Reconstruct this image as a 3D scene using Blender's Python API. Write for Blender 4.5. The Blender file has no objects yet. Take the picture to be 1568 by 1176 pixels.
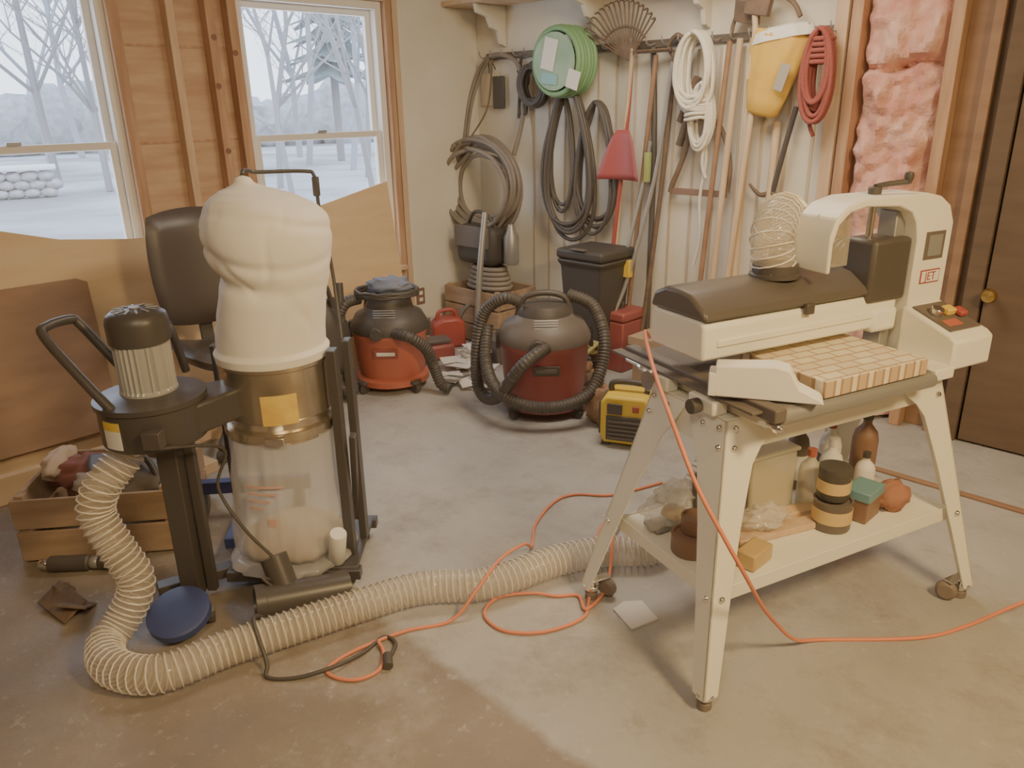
import bpy, math, random, bmesh
from mathutils import Vector, Matrix, Euler, noise
random.seed(7)
D=bpy.data; COL=bpy.context.scene.collection
pi=math.pi
# ------------------------------------------------------------------ materials
MATS={}
def mat(name,c,rough=.6,metal=0,c2=None,scale=6,stretch=(1,1,1),bump=0,bscale=80,alpha=1,trans=0,emit=0,lo=.35,hi=.65,detail=5,spec=.5):
    if name in MATS: return MATS[name]
    m=D.materials.new(name);m.use_nodes=True;nt=m.node_tree;b=nt.nodes['Principled BSDF']
    b.inputs['Base Color'].default_value=(*c,1);b.inputs['Roughness'].default_value=rough;b.inputs['Metallic'].default_value=metal
    b.inputs['Alpha'].default_value=alpha;b.inputs['Transmission Weight'].default_value=trans
    b.inputs['Specular IOR Level'].default_value=spec
    tc=nt.nodes.new('ShaderNodeTexCoord');mp=nt.nodes.new('ShaderNodeMapping');mp.inputs['Scale'].default_value=stretch
    nt.links.new(tc.outputs['Object'],mp.inputs[0])
    if c2 is not None:
        n=nt.nodes.new('ShaderNodeTexNoise');n.inputs['Scale'].default_value=scale;n.inputs['Detail'].default_value=detail
        nt.links.new(mp.outputs[0],n.inputs['Vector'])
        r=nt.nodes.new('ShaderNodeValToRGB');r.color_ramp.elements[0].position=lo;r.color_ramp.elements[1].position=hi
        r.color_ramp.elements[0].color=(*c,1);r.color_ramp.elements[1].color=(*c2,1)
        nt.links.new(n.outputs[0],r.inputs[0]);nt.links.new(r.outputs[0],b.inputs['Base Color'])
    if bump:
        n=nt.nodes.new('ShaderNodeTexNoise');n.inputs['Scale'].default_value=bscale;nt.links.new(mp.outputs[0],n.inputs['Vector'])
        bp=nt.nodes.new('ShaderNodeBump');bp.inputs['Strength'].default_value=bump;bp.inputs['Distance'].default_value=.01
        nt.links.new(n.outputs[0],bp.inputs['Height']);nt.links.new(bp.outputs[0],b.inputs['Normal'])
    MATS[name]=m;return m
WHITEP=mat('white_painted_steel',(.84,.81,.69),.45)
WALLW=mat('white_wall_paint',(.74,.70,.61),.8,c2=(.68,.63,.52),scale=3,bump=.1)
BATT=mat('rib_shadow_tan',(.50,.41,.30),.8)  # tan stands in for the warm shadows along the panelling ribs
BLACK=mat('black_plastic',(.055,.046,.038),.5)  # black lifted and warmed: haze is put into the base colour
BLACKM=mat('black_steel',(.048,.041,.036),.4)
DGREY=mat('dark_grey',(.11,.09,.075),.5)
GREY=mat('grey_metal',(.36,.35,.33),.4,.6)
CHROME=mat('chrome',(.75,.73,.7),.18,1)
GALV=mat('galvanised_steel',(.66,.58,.44),.24,.9,c2=(.45,.38,.28),scale=5)
WOODL=mat('plywood_light',(.60,.41,.22),.6,c2=(.68,.50,.29),scale=2.2,stretch=(1,1,5),bump=.05)
WOODW=mat('sheathing_wood',(.43,.26,.15),.7,c2=(.56,.38,.23),scale=3,stretch=(1,1,6),bump=.1)
WOODS=mat('stud_wood',(.35,.19,.10),.7,c2=(.50,.31,.18),scale=4,stretch=(6,6,.7),bump=.1)
WOODT=mat('trim_wood',(.51,.34,.21),.6,c2=(.61,.44,.28),scale=5,stretch=(6,6,.8))
WOODD=mat('dark_wood',(.21,.115,.06),.6,c2=(.28,.16,.085),scale=3,stretch=(1,1,4))
WOODP=mat('handle_wood',(.52,.38,.24),.6,c2=(.64,.49,.32),scale=5,stretch=(4,4,.6))
CRATE=mat('crate_wood',(.25,.16,.09),.8,c2=(.38,.26,.16),scale=4,stretch=(.8,5,5),bump=.15)  # wood tone darkened a little, shading of the left crate is in the colour
CLOTH=mat('bag_cloth',(.88,.84,.75),.9,bump=.12,bscale=300)
POLY=mat('clear_bag_plastic',(.72,.70,.69),.18,alpha=.42,c2=(.60,.58,.57),scale=3)
DUSTM=mat('wood_dust',(.55,.42,.28),.95,c2=(.62,.51,.36),scale=14,bump=.4)
YEL=mat('yellow_plastic',(.72,.50,.03),.5)
YELLB=mat('yellow_label',(.82,.60,.10),.5,c2=(.70,.44,.07),scale=22)
TANLB=mat('tan_label',(.60,.42,.16),.6)
RED=mat('red_plastic',(.32,.055,.04),.45)
ORED=mat('orange_red_plastic',(.42,.11,.06),.5)
DRED=mat('dark_red_plastic',(.25,.06,.05),.45)
ORANGE=mat('orange_cord',(.70,.22,.10),.5)
BLUE=mat('blue_paint',(.035,.05,.16),.5)
GREEN=mat('green_hose',(.17,.33,.15),.5)
LBL=mat('white_label',(.8,.78,.72),.6)
HOSEG=mat('grey_hose',(.18,.15,.12),.6,c2=(.26,.22,.18),scale=3)
HOSEB=mat('black_hose',(.07,.058,.048),.5)
ROPEW=mat('white_rope',(.82,.77,.65),.9,bump=.5,bscale=200)
ROPER=mat('red_rope',(.27,.065,.05),.9,bump=.5,bscale=200)
PAPER=mat('paper',(.72,.69,.65),.9)
BRASS=mat('brass',(.8,.55,.15),.25,1)
BROWN=mat('brown_plastic',(.2,.11,.07),.5)
DUCTSK=mat('duct_film',(.60,.52,.40),.12,alpha=.38)
DUCTW=mat('duct_wire',(.78,.72,.60),.3)
RUST=mat('old_iron',(.11,.078,.055),.7,.2,c2=(.17,.11,.07),scale=20)
TARP=mat('yellow_fabric',(.76,.47,.05),.7,c2=(.62,.35,.04),scale=9)
# ------------------------------------------------------------------ frames / builders
def frame(o,rz): return Matrix.Translation(Vector(o))@Matrix.Rotation(rz,4,'Z')
FT=frame((-.2,5.6,0),-pi/4)     # tool wall: x along the wall, -y into room
FW=frame((-.2,5.6,0),pi/4)      # window wall: -x along wall away from corner, -y into room
FS=frame((.50,1.66,0),math.atan2(.448,.894)) # sander
WORLD=Matrix.Identity(4)
def G(name,loc=(0,0,0),fr=WORLD,rz=0):
    e=D.objects.new(name,None);e.empty_display_size=.05;COL.objects.link(e)
    e.matrix_world=fr@Matrix.Translation(Vector(loc))@Matrix.Rotation(rz,4,'Z')
    return e
def mk(name,vs,fs,m,par=None,smooth=True,loc=None,rot=None,ang=.7,fix=False):
    me=D.meshes.new(name);me.from_pydata([tuple(v) for v in vs],[],fs);me.update()
    me.materials.append(m)
    if fix:
        bm=bmesh.new();bm.from_mesh(me);bmesh.ops.recalc_face_normals(bm,faces=bm.faces);bm.to_mesh(me);bm.free()
    if smooth:
        for p in me.polygons:p.use_smooth=True
        try: me.set_sharp_from_angle(angle=ang)
        except Exception: pass
    o=D.objects.new(name,me);COL.objects.link(o)
    if par is not None:o.parent=par
    if loc is not None:o.location=loc
    if rot is not None:o.rotation_euler=rot
    return o
def bev(o,w=.004,s=2):
    if w>0:
        b=o.modifiers.new('bevel','BEVEL');b.width=w;b.segments=s;b.limit_method='ANGLE'
    return o
def box(name,size,loc,m,par=None,rot=None,b=.003):
    x,y,z=[s/2 for s in size]
    vs=[(i*x,j*y,k*z) for i in(-1,1) for j in(-1,1) for k in(-1,1)]
    fs=[(0,1,3,2),(4,6,7,5),(0,4,5,1),(2,3,7,6),(0,2,6,4),(1,5,7,3)]
    return bev(mk(name,vs,fs,m,par,True,loc,rot,.5),min(b,min(size)*.3))
def bx(name,x0,x1,y0,y1,z0,z1,m,par=None,b=.003):
    return box(name,(abs(x1-x0),abs(y1-y0),abs(z1-z0)),((x0+x1)/2,(y0+y1)/2,(z0+z1)/2),m,par,None,b)
def lathe(name,prof,m,par=None,loc=None,rot=None,seg=32,fn=None,ang=.7):
    vs=[];fs=[];n=len(prof)
    for (r,z) in prof:
        for k in range(seg):
            a=2*pi*k/seg;v=Vector((r*math.cos(a),r*math.sin(a),z))
            if fn:v=fn(v,a,r,z)
            vs.append(v)
    for i in range(n-1):
        for k in range(seg):
            k2=(k+1)%seg;fs.append((i*seg+k,i*seg+k2,(i+1)*seg+k2,(i+1)*seg+k))
    fs.append(tuple(range(seg-1,-1,-1)));fs.append(tuple((n-1)*seg+k for k in range(seg)))
    return mk(name,vs,fs,m,par,True,loc,rot,ang)
def cyl(name,r,h,loc,m,par=None,rot=None,seg=24,b=.1):
    e=min(r,h)*b
    return lathe(name,[(r-e,-h/2),(r,-h/2+e),(r,h/2-e),(r-e,h/2)],m,par,loc,rot,seg)
def cat(pts,per=8,closed=False):
    P=[Vector(p) for p in pts];n=len(P);out=[]
    R=range(n) if closed else range(n-1)
    for i in R:
        if closed:a,b,c,d=P[(i-1)%n],P[i],P[(i+1)%n],P[(i+2)%n]
        else:a,b,c,d=P[max(i-1,0)],P[i],P[i+1],P[min(i+2,n-1)]
        for k in range(per):
            t=k/per;out.append(.5*((2*b)+(c-a)*t+(2*a-5*b+4*c-d)*t*t+(3*b-a-3*c+d)*t**3))
    if not closed:out.append(P[-1])
    return out
def frames(Q,closed=False):
    n=len(Q);T=[]
    for i in range(n):
        a=Q[(i-1)%n] if closed else Q[max(i-1,0)];b=Q[(i+1)%n] if closed else Q[min(i+1,n-1)]
        t=(b-a);T.append(t.normalized() if t.length>1e-9 else Vector((0,0,1)))
    N=[];u=T[0].orthogonal().normalized()
    for i in range(n):
        u=(u-T[i]*u.dot(T[i]))
        u=u.normalized() if u.length>1e-6 else T[i].orthogonal().normalized()
        N.append((u.copy(),T[i].cross(u)))
    return T,N
def sweepdata(Q,r,ring=8,closed=False,base=0):
    T,N=frames(Q,closed);vs=[];fs=[];n=len(Q);d=0
    for i in range(n):
        if i:d+=(Q[i]-Q[i-1]).length
        rr=r(d,i/(n-1)) if callable(r) else r
        for k in range(ring):
            a=2*pi*k/ring;vs.append(Q[i]+(N[i][0]*math.cos(a)+N[i][1]*math.sin(a))*rr)
    for i in range(n if closed else n-1):
        j=(i+1)%n
        for k in range(ring):
            k2=(k+1)%ring;fs.append((base+i*ring+k,base+i*ring+k2,base+j*ring+k2,base+j*ring+k))
    if not closed:
        fs.append(tuple(base+k for k in range(ring-1,-1,-1)));fs.append(tuple(base+(n-1)*ring+k for k in range(ring)))
    return vs,fs
def sweep(name,pts,r,m,par=None,ring=8,per=8,closed=False,smooth=True):
    Q=cat(pts,per,closed) if (smooth and len(pts)>2) else [Vector(p) for p in pts]
    vs,fs=sweepdata(Q,r,ring,closed)
    return mk(name,vs,fs,m,par,True,ang=1.0)
def resample(Q,st):
    out=[Q[0].copy()];acc=0
    for i in range(1,len(Q)):
        a,b=Q[i-1],Q[i];L=(b-a).length
        if L<1e-9:continue
        p=st-acc
        while p<=L:
            out.append(a+(b-a)*(p/L));p+=st
        acc=L-(p-st)
    return out
def duct(par,pts,r=.05,pitch=.021):
    Q=resample(cat(pts,14),pitch/4)
    for _ in range(6): Q=[Q[0]]+[(Q[i-1]+Q[i]*2+Q[i+1])/4 for i in range(1,len(Q)-1)]+[Q[-1]]
    rf=r if callable(r) else (lambda t:r)
    vs,fs=sweepdata(Q,lambda d,t:rf(t)*(1-.08*(.5-.5*math.cos(2*pi*d/pitch))),18)
    mk('film',vs,fs,DUCTSK,par,True,ang=1.2)
    H=[];st=resample(Q,pitch/12)
    for _ in range(10): st=[st[0]]+[(st[i-1]+st[i]*2+st[i+1])/4 for i in range(1,len(st)-1)]+[st[-1]]
    T,N=frames(st)
    for i,q in enumerate(st):
        a=2*pi*i/12;H.append(q+(N[i][0]*math.cos(a)+N[i][1]*math.sin(a))*(rf(i/len(st))*1.005))
    vs,fs=sweepdata(H,.0026,4);mk('wire_helix',vs,fs,DUCTW,par)
def prism(name,poly,a0,a1,axis,m,par=None,b=.004,loc=None,rot=None):
    n=len(poly);vs=[]
    for a in(a0,a1):
        for (p,q) in poly:
            vs.append({'x':(a,p,q),'y':(p,a,q),'z':(p,q,a)}[axis])
    fs=[tuple(range(n)),tuple(range(2*n-1,n-1,-1))]+[(i,i+n,(i+1)%n+n,(i+1)%n) for i in range(n)]
    return bev(mk(name,vs,fs,m,par,True,loc,rot,.5,True),b)
def patch(name,r,a0,a1,z0,z1,m,par=None,loc=None,n=10,th=.002):
    vs=[];fs=[]
    for i in range(n+1):
        a=a0+(a1-a0)*i/n
        for rr in(r,r+th):
            for z in(z0,z1):vs.append((rr*math.cos(a),rr*math.sin(a),z))
    for i in range(n):
        k=4*i;fs+=[(k+2,k+6,k+7,k+3),(k,k+1,k+5,k+4),(k+1,k+3,k+7,k+5),(k,k+4,k+6,k+2)]
    fs+=[(0,2,3,1),(4*n,4*n+1,4*n+3,4*n+2)]
    return mk(name,vs,fs,m,par,True,loc)
def blob(name,rx,ry,rz,loc,m,par=None,amp=.15,sc=3,seed=0,seg=24,rings=14):
    prof=[(math.sin(pi*i/rings),-math.cos(pi*i/rings)) for i in range(rings+1)]
    prof[0]=(.001,-1);prof[-1]=(.001,1)
    def fn(v,a,r,z):
        k=1+amp*noise.noise(Vector((v.x*sc+seed,v.y*sc,v.z*sc)))*2
        return Vector((v.x*rx*k,v.y*ry*k,v.z*rz*k))
    return lathe(name,prof,m,par,loc,None,seg,fn,ang=1.5)
def text(name,body,size,loc,rot,m,par):
    t=D.curves.new(name,'FONT');t.body=body;t.size=size;t.extrude=.0006;t.align_x='CENTER';t.align_y='CENTER';t.materials.append(m)
    o=D.objects.new(name,t);COL.objects.link(o);o.parent=par;o.location=loc;o.rotation_euler=rot;return o
# ------------------------------------------------------------------ room shell
fl=D.materials.new('concrete_floor');fl.use_nodes=True;nt=fl.node_tree;B=nt.nodes['Principled BSDF'];B.inputs['Roughness'].default_value=.5
tc=nt.nodes.new('ShaderNodeTexCoord')
def ramp(src,e,pos):
    r=nt.nodes.new('ShaderNodeValToRGB');
    while len(r.color_ramp.elements)<len(e):r.color_ramp.elements.new(.5)
    for i,(c,p) in enumerate(zip(e,pos)):r.color_ramp.elements[i].position=p;r.color_ramp.elements[i].color=(*c,1)
    nt.links.new(src,r.inputs[0]);return r.outputs[0]
def nz(scale,det=6,rough=.6):
    n=nt.nodes.new('ShaderNodeTexNoise');n.inputs['Scale'].default_value=scale;n.inputs['Detail'].default_value=det;n.inputs['Roughness'].default_value=rough
    nt.links.new(tc.outputs['Object'],n.inputs['Vector']);return n.outputs[0]
def mix(f,a,b,mode='MIX'):
    m=nt.nodes.new('ShaderNodeMix');m.data_type='RGBA';m.blend_type=mode
    if isinstance(f,float):m.inputs[0].default_value=f
    else:nt.links.new(f,m.inputs[0])
    for i,x in((6,a),(7,b)):
        if isinstance(x,tuple):m.inputs[i].default_value=(*x,1)
        else:nt.links.new(x,m.inputs[i])
    return m.outputs[2]
A=ramp(nz(1.3),[(.32,.305,.285),(.44,.425,.405)],[.35,.65])
Bc=ramp(nz(2.1),[(.18,.142,.10),(.27,.222,.17)],[.35,.65])
sep=nt.nodes.new('ShaderNodeSeparateXYZ');nt.links.new(tc.outputs['Object'],sep.inputs[0])
def mth(op,a,b,cl=False):
    m=nt.nodes.new('ShaderNodeMath');m.operation=op;m.use_clamp=cl
    for i,x in((0,a),(1,b)):
        if isinstance(x,(int,float)):m.inputs[i].default_value=x
        else:nt.links.new(x,m.inputs[i])
    return m.outputs[0]
w=mth('SUBTRACT',3.225,sep.outputs[1]);w=mth('ADD',w,mth('MULTIPLY',nz(9,3),.06))
stepw=mth('MULTIPLY',mth('SUBTRACT',w,2.70),30.,True)
c=mix(stepw,A,Bc)
spk=ramp(nz(28,4,.7),[(0,0,0),(1,1,1)],[.60,.70]);c=mix(mth('MULTIPLY',spk,.40),c,(.56,.53,.48))
st=ramp(nz(3.4,8,.75),[(0,0,0),(1,1,1)],[.50,.70]);c=mix(mth('MULTIPLY',st,.60),c,(.18,.15,.115))
st2=ramp(nz(1.1,8,.8),[(0,0,0),(1,1,1)],[.52,.66]);c=mix(mth('MULTIPLY',st2,.35),c,(.52,.50,.475))
nt.links.new(c,B.inputs['Base Color'])
rr=ramp(nz(4),[(.30,.30,.30),(.65,.65,.65)],[.3,.7]);nt.links.new(rr,B.inputs['Roughness'])
bp=nt.nodes.new('ShaderNodeBump');bp.inputs['Strength'].default_value=.25;bp.inputs['Distance'].default_value=.01
nt.links.new(nz(35,8,.7),bp.inputs['Height']);nt.links.new(bp.outputs[0],B.inputs['Normal'])
RS,RW,RH=6.5,6.5,2.45
g=G('floor',(0,0,0),FT);bx('slab',-.15,RS+.1,-RW-.1,.15,-.12,0,fl,g,0)
MC=mat('ceiling_board',(.42,.33,.24),.9)
g=G('ceiling',(0,0,0),FT);bx('board',-.15,RS+.1,-RW-.1,.15,RH,RH+.1,MC,g,0)
WB=mat('wall_back_paint',(.5,.43,.34),.9)
g=G('wall_back',(0,0,0),FT);bx('panel',-.1,RS+.1,-RW-.1,-RW,0,RH,WB,g,0)
g=G('wall_right',(0,0,0),FT);bx('panel',RS,RS+.1,-RW,0,0,RH,WB,g,0)
g=G('wall_left',(0,0,0),FW)
bx('drywall',-.66,0,-.015,.12,0,RH,WALLW,g,.004)
WY0,WY1=.03,.12
Z0,Z1=.53,2.09
for i,(s0,s1) in enumerate([(.66,.76),(1.70,2.33),(3.30,RW)]): bx(f'sheathing_{i}',-s1,-s0,WY0,WY1,0,RH,WOODW,g,0)
for i,(s0,s1) in enumerate([(.76,1.70),(2.33,3.30)]):
    bx(f'sheathing_low_{i}',-s1,-s0,WY0,WY1,0,Z0,WOODW,g,0);bx(f'header_{i}',-s1,-s0,WY0,WY1,Z1,RH,WOODW,g,0)
for i,(s,wd) in enumerate([(.685,.04),(.735,.045),(1.72,.05),(1.84,.045),(2.04,.04),(2.31,.05),(3.33,.05),(3.8,.04),(4.3,.04)]):
    bx(f'stud_{i}',-s-wd/2,-s+wd/2,-.04,WY0,0,RH,WOODS if i%2 or i==2 else WOODT,g,.003)
for i,zz in enumerate((.45,.9,1.35,1.8,2.2)):
    bx(f'board_seam_{i}',-2.3,-1.72,WY0-.004,WY0,zz,zz+.012,WOODS,g,0)
for i,(s,zz) in enumerate([(1.845,1.62),(1.835,1.85),(1.73,1.78),(1.84,1.3)]): cyl(f'knot_{i}',.015,.003,(-s,-.0405,zz),mat('wood_knot',(.17,.085,.045),.7),g,(pi/2,0,0),16)
WFR=mat('window_vinyl',(.80,.76,.70),.5)
GLS=mat('window_glass',(1,1,1),.02,alpha=.06)
def window(name,s0,s1):
    g=G(name,(0,0,0),FW)
    a,b=-s1,-s0;fw=.045
    for n,x0,x1,z0,z1 in [('jamb_l',a,a+fw,Z0,Z1),('jamb_r',b-fw,b,Z0,Z1),('head',a+fw,b-fw,Z1-fw,Z1),('sill',a+fw,b-fw,Z0,Z0+fw)]:
        bx(n,x0,x1,-.005,.10,z0,z1,WFR,g,.004)
    zm=1.35;x0,x1=a+fw,b-fw
    for nm,za,zb,y0 in[('lower',Z0+fw,zm+.02,.015),('upper',zm-.02,Z1-fw,.05)]:
        t=.035
        bx(nm+'_l',x0,x0+t,y0,y0+.03,za,zb,WFR,g);bx(nm+'_r',x1-t,x1,y0,y0+.03,za,zb,WFR,g)
        bx(nm+'_b',x0+t,x1-t,y0,y0+.03,za,za+t,WFR,g);bx(nm+'_t',x0+t,x1-t,y0,y0+.03,zb-t,zb,WFR,g)
        bx(nm+'_glass',x0+t,x1-t,y0+.012,y0+.016,za+t,zb-t,GLS,g,0)
    bx('lock',(x0+x1)/2-.03,(x0+x1)/2+.03,.0,.03,zm+.02,zm+.035,GREY,g)
    bx('stool',a-.03,b+.03,-.07,-.006,Z0-.03,Z0,WOODT,g)
    bx('head_casing',a-.04,b+.04,-.04,-.006,Z1,Z1+.07,WOODT,g)
    return g
window('window_1',.76,1.70);window('window_2',2.33,3.30)
g=G('wall_tools',(0,0,0),FT)
bx('panelling',0,2.46,0,.12,0,RH,WALLW,g,0)
for i in range(4,19):
    s=i*.132;bx(f'batten_{i}',s-.007,s+.007,-.007,0,0,1.76,BATT,g,.002)
DBR=mat('dark_brown_wall',(.085,.052,.028),.8,c2=(.115,.072,.04),scale=3,stretch=(1,1,5))
bx('stud_a',2.44,2.50,-.05,.12,0,RH,WOODT,g);bx('stud_b',2.51,2.56,-.04,.12,0,RH,WOODS,g)
bx('stud_c',2.93,2.98,-.05,.12,0,RH,WOODS,g);bx('sheathing',2.98,3.10,.02,.12,0,RH,WOODD,g)
bx('stud_d',3.08,3.12,-.03,.12,0,RH,WOODD,g);bx('back_sheath',2.56,2.93,.10,.12,0,RH,WOODS,g,0)
bx('dark_panel',3.12,RS,0,.12,0,RH,DBR,g,0)
PINK=mat('pink_fibreglass',(.56,.26,.20),.95,c2=(.72,.45,.36),scale=9,bump=.8,bscale=40)
g=G('pink_insulation',(2.745,0,0),FT)
nx,nzz=26,130;vs=[];fs=[]
for j in range(nzz+1):
    for i in range(nx+1):
        u=(i/nx-.5);z=.02+j/nzz*2.4;wd=.365+.02*noise.noise(Vector((z*5,u,2)));x=u*wd;e=min(1,(.5-abs(u))*5)
        y=.06-.10*e**.5-.06*noise.noise(Vector((x*8,z*6,1)))-.035*noise.noise(Vector((x*25,z*20,4)))+.07*math.exp(-((z-1.63-.02*math.sin(x*20))/.02)**2)
        vs.append((x,min(y,.09),z))
for j in range(nzz):
    for i in range(nx):k=j*(nx+1)+i;fs.append((k,k+1,k+nx+2,k+nx+1))
mk('batt',vs,fs,PINK,g)
g=G('door_1',(3.24,0,0),FT)
bx('slab',0,.85,-.05,-.005,.01,2.05,DBR,g,.004)
bx('casing_l',-.08,-.01,-.06,-.002,0,2.12,DBR,g);bx('casing_t',-.09,.95,-.06,-.002,2.13,2.22,DBR,g);bx('casing_r',.86,.95,-.06,-.002,0,2.12,DBR,g)
lathe('knob',[(.012,0),(.012,.03),(.03,.045),(.033,.06),(.025,.075),(.002,.08)],BRASS,g,(.03,-.05,.70),(pi/2,0,0),20)
g=G('trim_1',(0,0,0),FT);bx('seam',2.7,5.5,-.62,-.59,.0,.012,WOODD,g,.003)
g=G('wall_shelf',(0,0,2.09),FT)
bx('board',.02,2.4,-.30,-.002,0,.03,WOODP,g)
for i,s in enumerate((.28,1.05,1.76)):
    prism(f'bracket_{i}',[(-.002,-.001),(-.26,-.001),(-.25,-.05),(-.16,-.07),(-.13,-.13),(-.07,-.15),(-.05,-.22),(-.002,-.24)],s-.015,s+.015,'x',WALLW,g)
bx('can_1',.5,.8,-.25,-.05,.031,.25,DGREY,g,.02);bx('can_2',1.2,1.6,-.25,-.05,.031,.22,WOODD,g,.02)
g=G('outlet_cover',(-.60,-.015,.29),FW);bx('plate',-.035,.035,-.008,0,-.055,.055,BROWN,g);bx('socket_a',-.015,.015,-.012,-.008,.01,.035,LBL,g);bx('socket_b',-.015,.015,-.012,-.008,-.035,-.01,LBL,g)
g=G('tool_rail',(0,0,1.80),FT)
bx('strip',.12,2.5,-.02,-.002,-.02,.02,DGREY,g)
for i in range(24):
    s=.15+i*.1;sweep(f'hook_{i}',[(s,-.02,0),(s,-.07,-.01),(s,-.10,.0),(s,-.11,.03)],.004,GREY,g,6,4)
# ------------------------------------------------------------------ sheets leaning at window wall
def lean(name,poly,off0,off1,th,m):
    g=G(name,(0,0,0),FW);n=len(poly);vs=[]
    for t in(0,th):
        for (x,z) in poly:vs.append((x,-(off0+(off1-off0)*z)-t,z))
    fs=[tuple(range(n)),tuple(range(2*n-1,n-1,-1))]+[(i,i+n,(i+1)%n+n,(i+1)%n) for i in range(n)]
    mk('sheet',vs,fs,m,g,False,fix=True);return g
lean('plywood_sheet',[(-2.08,.003),(-.90,.003),(-.84,1.07),(-1.3,.98),(-1.75,.9),(-2.08,.86)],.30,.06,.012,WOODL)
lean('plywood_sheet',[(-4.2,.003),(-2.0,.003),(-2.0,.91),(-2.45,.925),(-2.75,.96),(-3.1,1.06),(-4.2,1.2)],.36,.10,.012,WOODL)
lean('brown_panel',[(-3.6,.12),(-2.74,.12),(-2.70,.77),(-2.74,.79),(-3.6,.79)],.46,.14,.012,WOODD)
g=G('floor_plank',(-2.7,-.62,0),FW);box('board',(1.4,.04,.12),(-.25,0,.06),WOODL,g);
g=G('wood_offcut',(-2.62,-.84,0),FW,.2);box('block',(.10,.3,.05),(0,0,.025),WOODL,g);box('block_b',(.25,.06,.05),(.06,.1,.077),WOODT,g)
# ------------------------------------------------------------------ drum sander
S=G('drum_sander',(0,0,0),FS)
Lf,Rf,Nf,Bf=-.05,1.035,-.05,.55; Lt,Rt,Nt,Bt=.105,.93,.115,.42
def leg(nm,fx,fy,tx,ty,sx,sy):
    F0=Vector((fx,fy,.045));T0=Vector((tx,ty,.735));th=.005
    prof=[(0,.046),(.3,.060),(.6,.078),(.82,.10),(.88,.125),(.93,.165),(1,.21)]
    for k,(dx,dy) in enumerate([(sx,0),(0,sy)]):
        vs=[];fs=[];n=len(prof)
        for (t,wd) in prof:
            c=F0.lerp(T0,t);e=wd if k==0 else min(wd,.11+(wd-.1)*.35)
            nrm=Vector((0,-sy,0)) if k==0 else Vector((-sx,0,0))
            for p in(c,c+Vector((dx*e,dy*e,0))):
                vs.append(p);vs.append(p-nrm*th)
        for i in range(n-1):
            a=4*i;b=a+4
            fs+=[(a,a+2,b+2,b),(a+1,b+1,b+3,a+3),(a,b,b+1,a+1),(a+2,a+3,b+3,b+2)]
        fs+=[(0,1,3,2),(4*n-4,4*n-2,4*n-1,4*n-3)]
        mk(f'{nm}_plate_{k}',vs,fs,WHITEP,S,True,ang=.5,fix=True)
    for t,off in((.90,.03),(.96,.12),(.97,.03),(.36,.03)):
        c=F0.lerp(T0,t)
        lathe(f'{nm}_bolt',[(.009,0),(.009,.004),(.006,.008),(.001,.009)],CHROME,S,(c.x+sx*off,c.y-sy*.001,c.z),(pi/2*sy,0,0),12)
        lathe(f'{nm}_bolt_s',[(.009,0),(.009,.004),(.006,.008),(.001,.009)],CHROME,S,(c.x-sx*.001,c.y+sy*off*.7,c.z),(0,-pi/2*sx,0),12)
leg('leg_near',Lf,Nf,Lt,Nt,1,1);leg('leg_left',Lf,Bf,Lt,Bt,1,-1);leg('leg_right',Rf,Nf,Rt,Nt,-1,1);leg('leg_far',Rf,Bf,Rt,Bt,-1,-1)
bx('apron_front',Lt+.005,Rt-.005,Nt+.002,Nt+.008,.64,.737,WHITEP,S);bx('apron_back',Lt+.005,Rt-.005,Bt-.008,Bt-.002,.64,.737,WHITEP,S)
bx('apron_left',Lt+.002,Lt+.008,Nt,Bt,.64,.737,WHITEP,S);bx('apron_right',Rt-.008,Rt-.002,Nt,Bt,.64,.737,WHITEP,S)
bx('apron_flange',Lt-.004,Rt+.004,Nt-.004,Bt+.004,.737,.742,WHITEP,S)
bx('shelf',.04,.955,.035,.47,.292,.30,WHITEP,S);bx('shelf_lip_f',.04,.955,.03,.036,.262,.305,WHITEP,S);bx('shelf_lip_b',.04,.955,.469,.475,.262,.305,WHITEP,S)
bx('shelf_lip_l',.035,.041,.03,.475,.262,.305,WHITEP,S);bx('shelf_lip_r',.954,.96,.03,.475,.262,.305,WHITEP,S)
RUB=mat('caster_rubber',(.18,.14,.11),.6)
for i,(x,y,dx,dy) in enumerate([(-.025,-.025,0,.0),(-.025,.525,.05,-.015),(1.01,-.025,-.055,.01),(1.01,.525,-.05,0)]):
    cyl(f'foot_stem_{i}',.014,.05,(x,y,.045),CHROME,S);cyl(f'foot_ring_{i}',.026,.014,(x,y,.044),CHROME,S);cyl(f'foot_pad_{i}',.02,.022,(x,y,.012),RUB,S)
    if i:
        cyl(f'caster_wheel_{i}',.032,.03,(x+dx,y+dy,.033),RUB,S,(0,pi/2,.5),20,.3)
        box(f'caster_fork_{i}',(abs(dx)+.02,.03,.006),(x+dx*.5,y+dy*.5,.070),CHROME,S)
bx('bed_body',.14,.80,.02,.54,.743,.783,WHITEP,S,.006)
BELT=mat('abrasive_belt',(.15,.13,.115),.9,bump=.3,bscale=400)
bx('belt',.17,.72,.0,.56,.784,.80,BELT,S,.007)
cyl('roller_front',.022,.56,(.445,.005,.775),GREY,S,(0,pi/2,0));cyl('roller_back',.022,.56,(.445,.555,.775),GREY,S,(0,pi/2,0))
bx('side_rail_left',.13,.168,-.02,.60,.77,.806,DGREY,S,.004);bx('left_flange',.095,.13,.02,.62,.785,.793,DGREY,S,.002)
bx('side_rail_right',.722,.80,-.01,.57,.77,.803,WHITEP,S,.004)
for i,y in enumerate((.02,.57)):
    cyl(f'tension_screw_{i}',.007,.09,(.15,y,.755),CHROME,S,(pi/2,0,0));cyl(f'tension_nut_{i}',.013,.015,(.15,y-.03,.755),CHROME,S,(pi/2,0,0),6)
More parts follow.
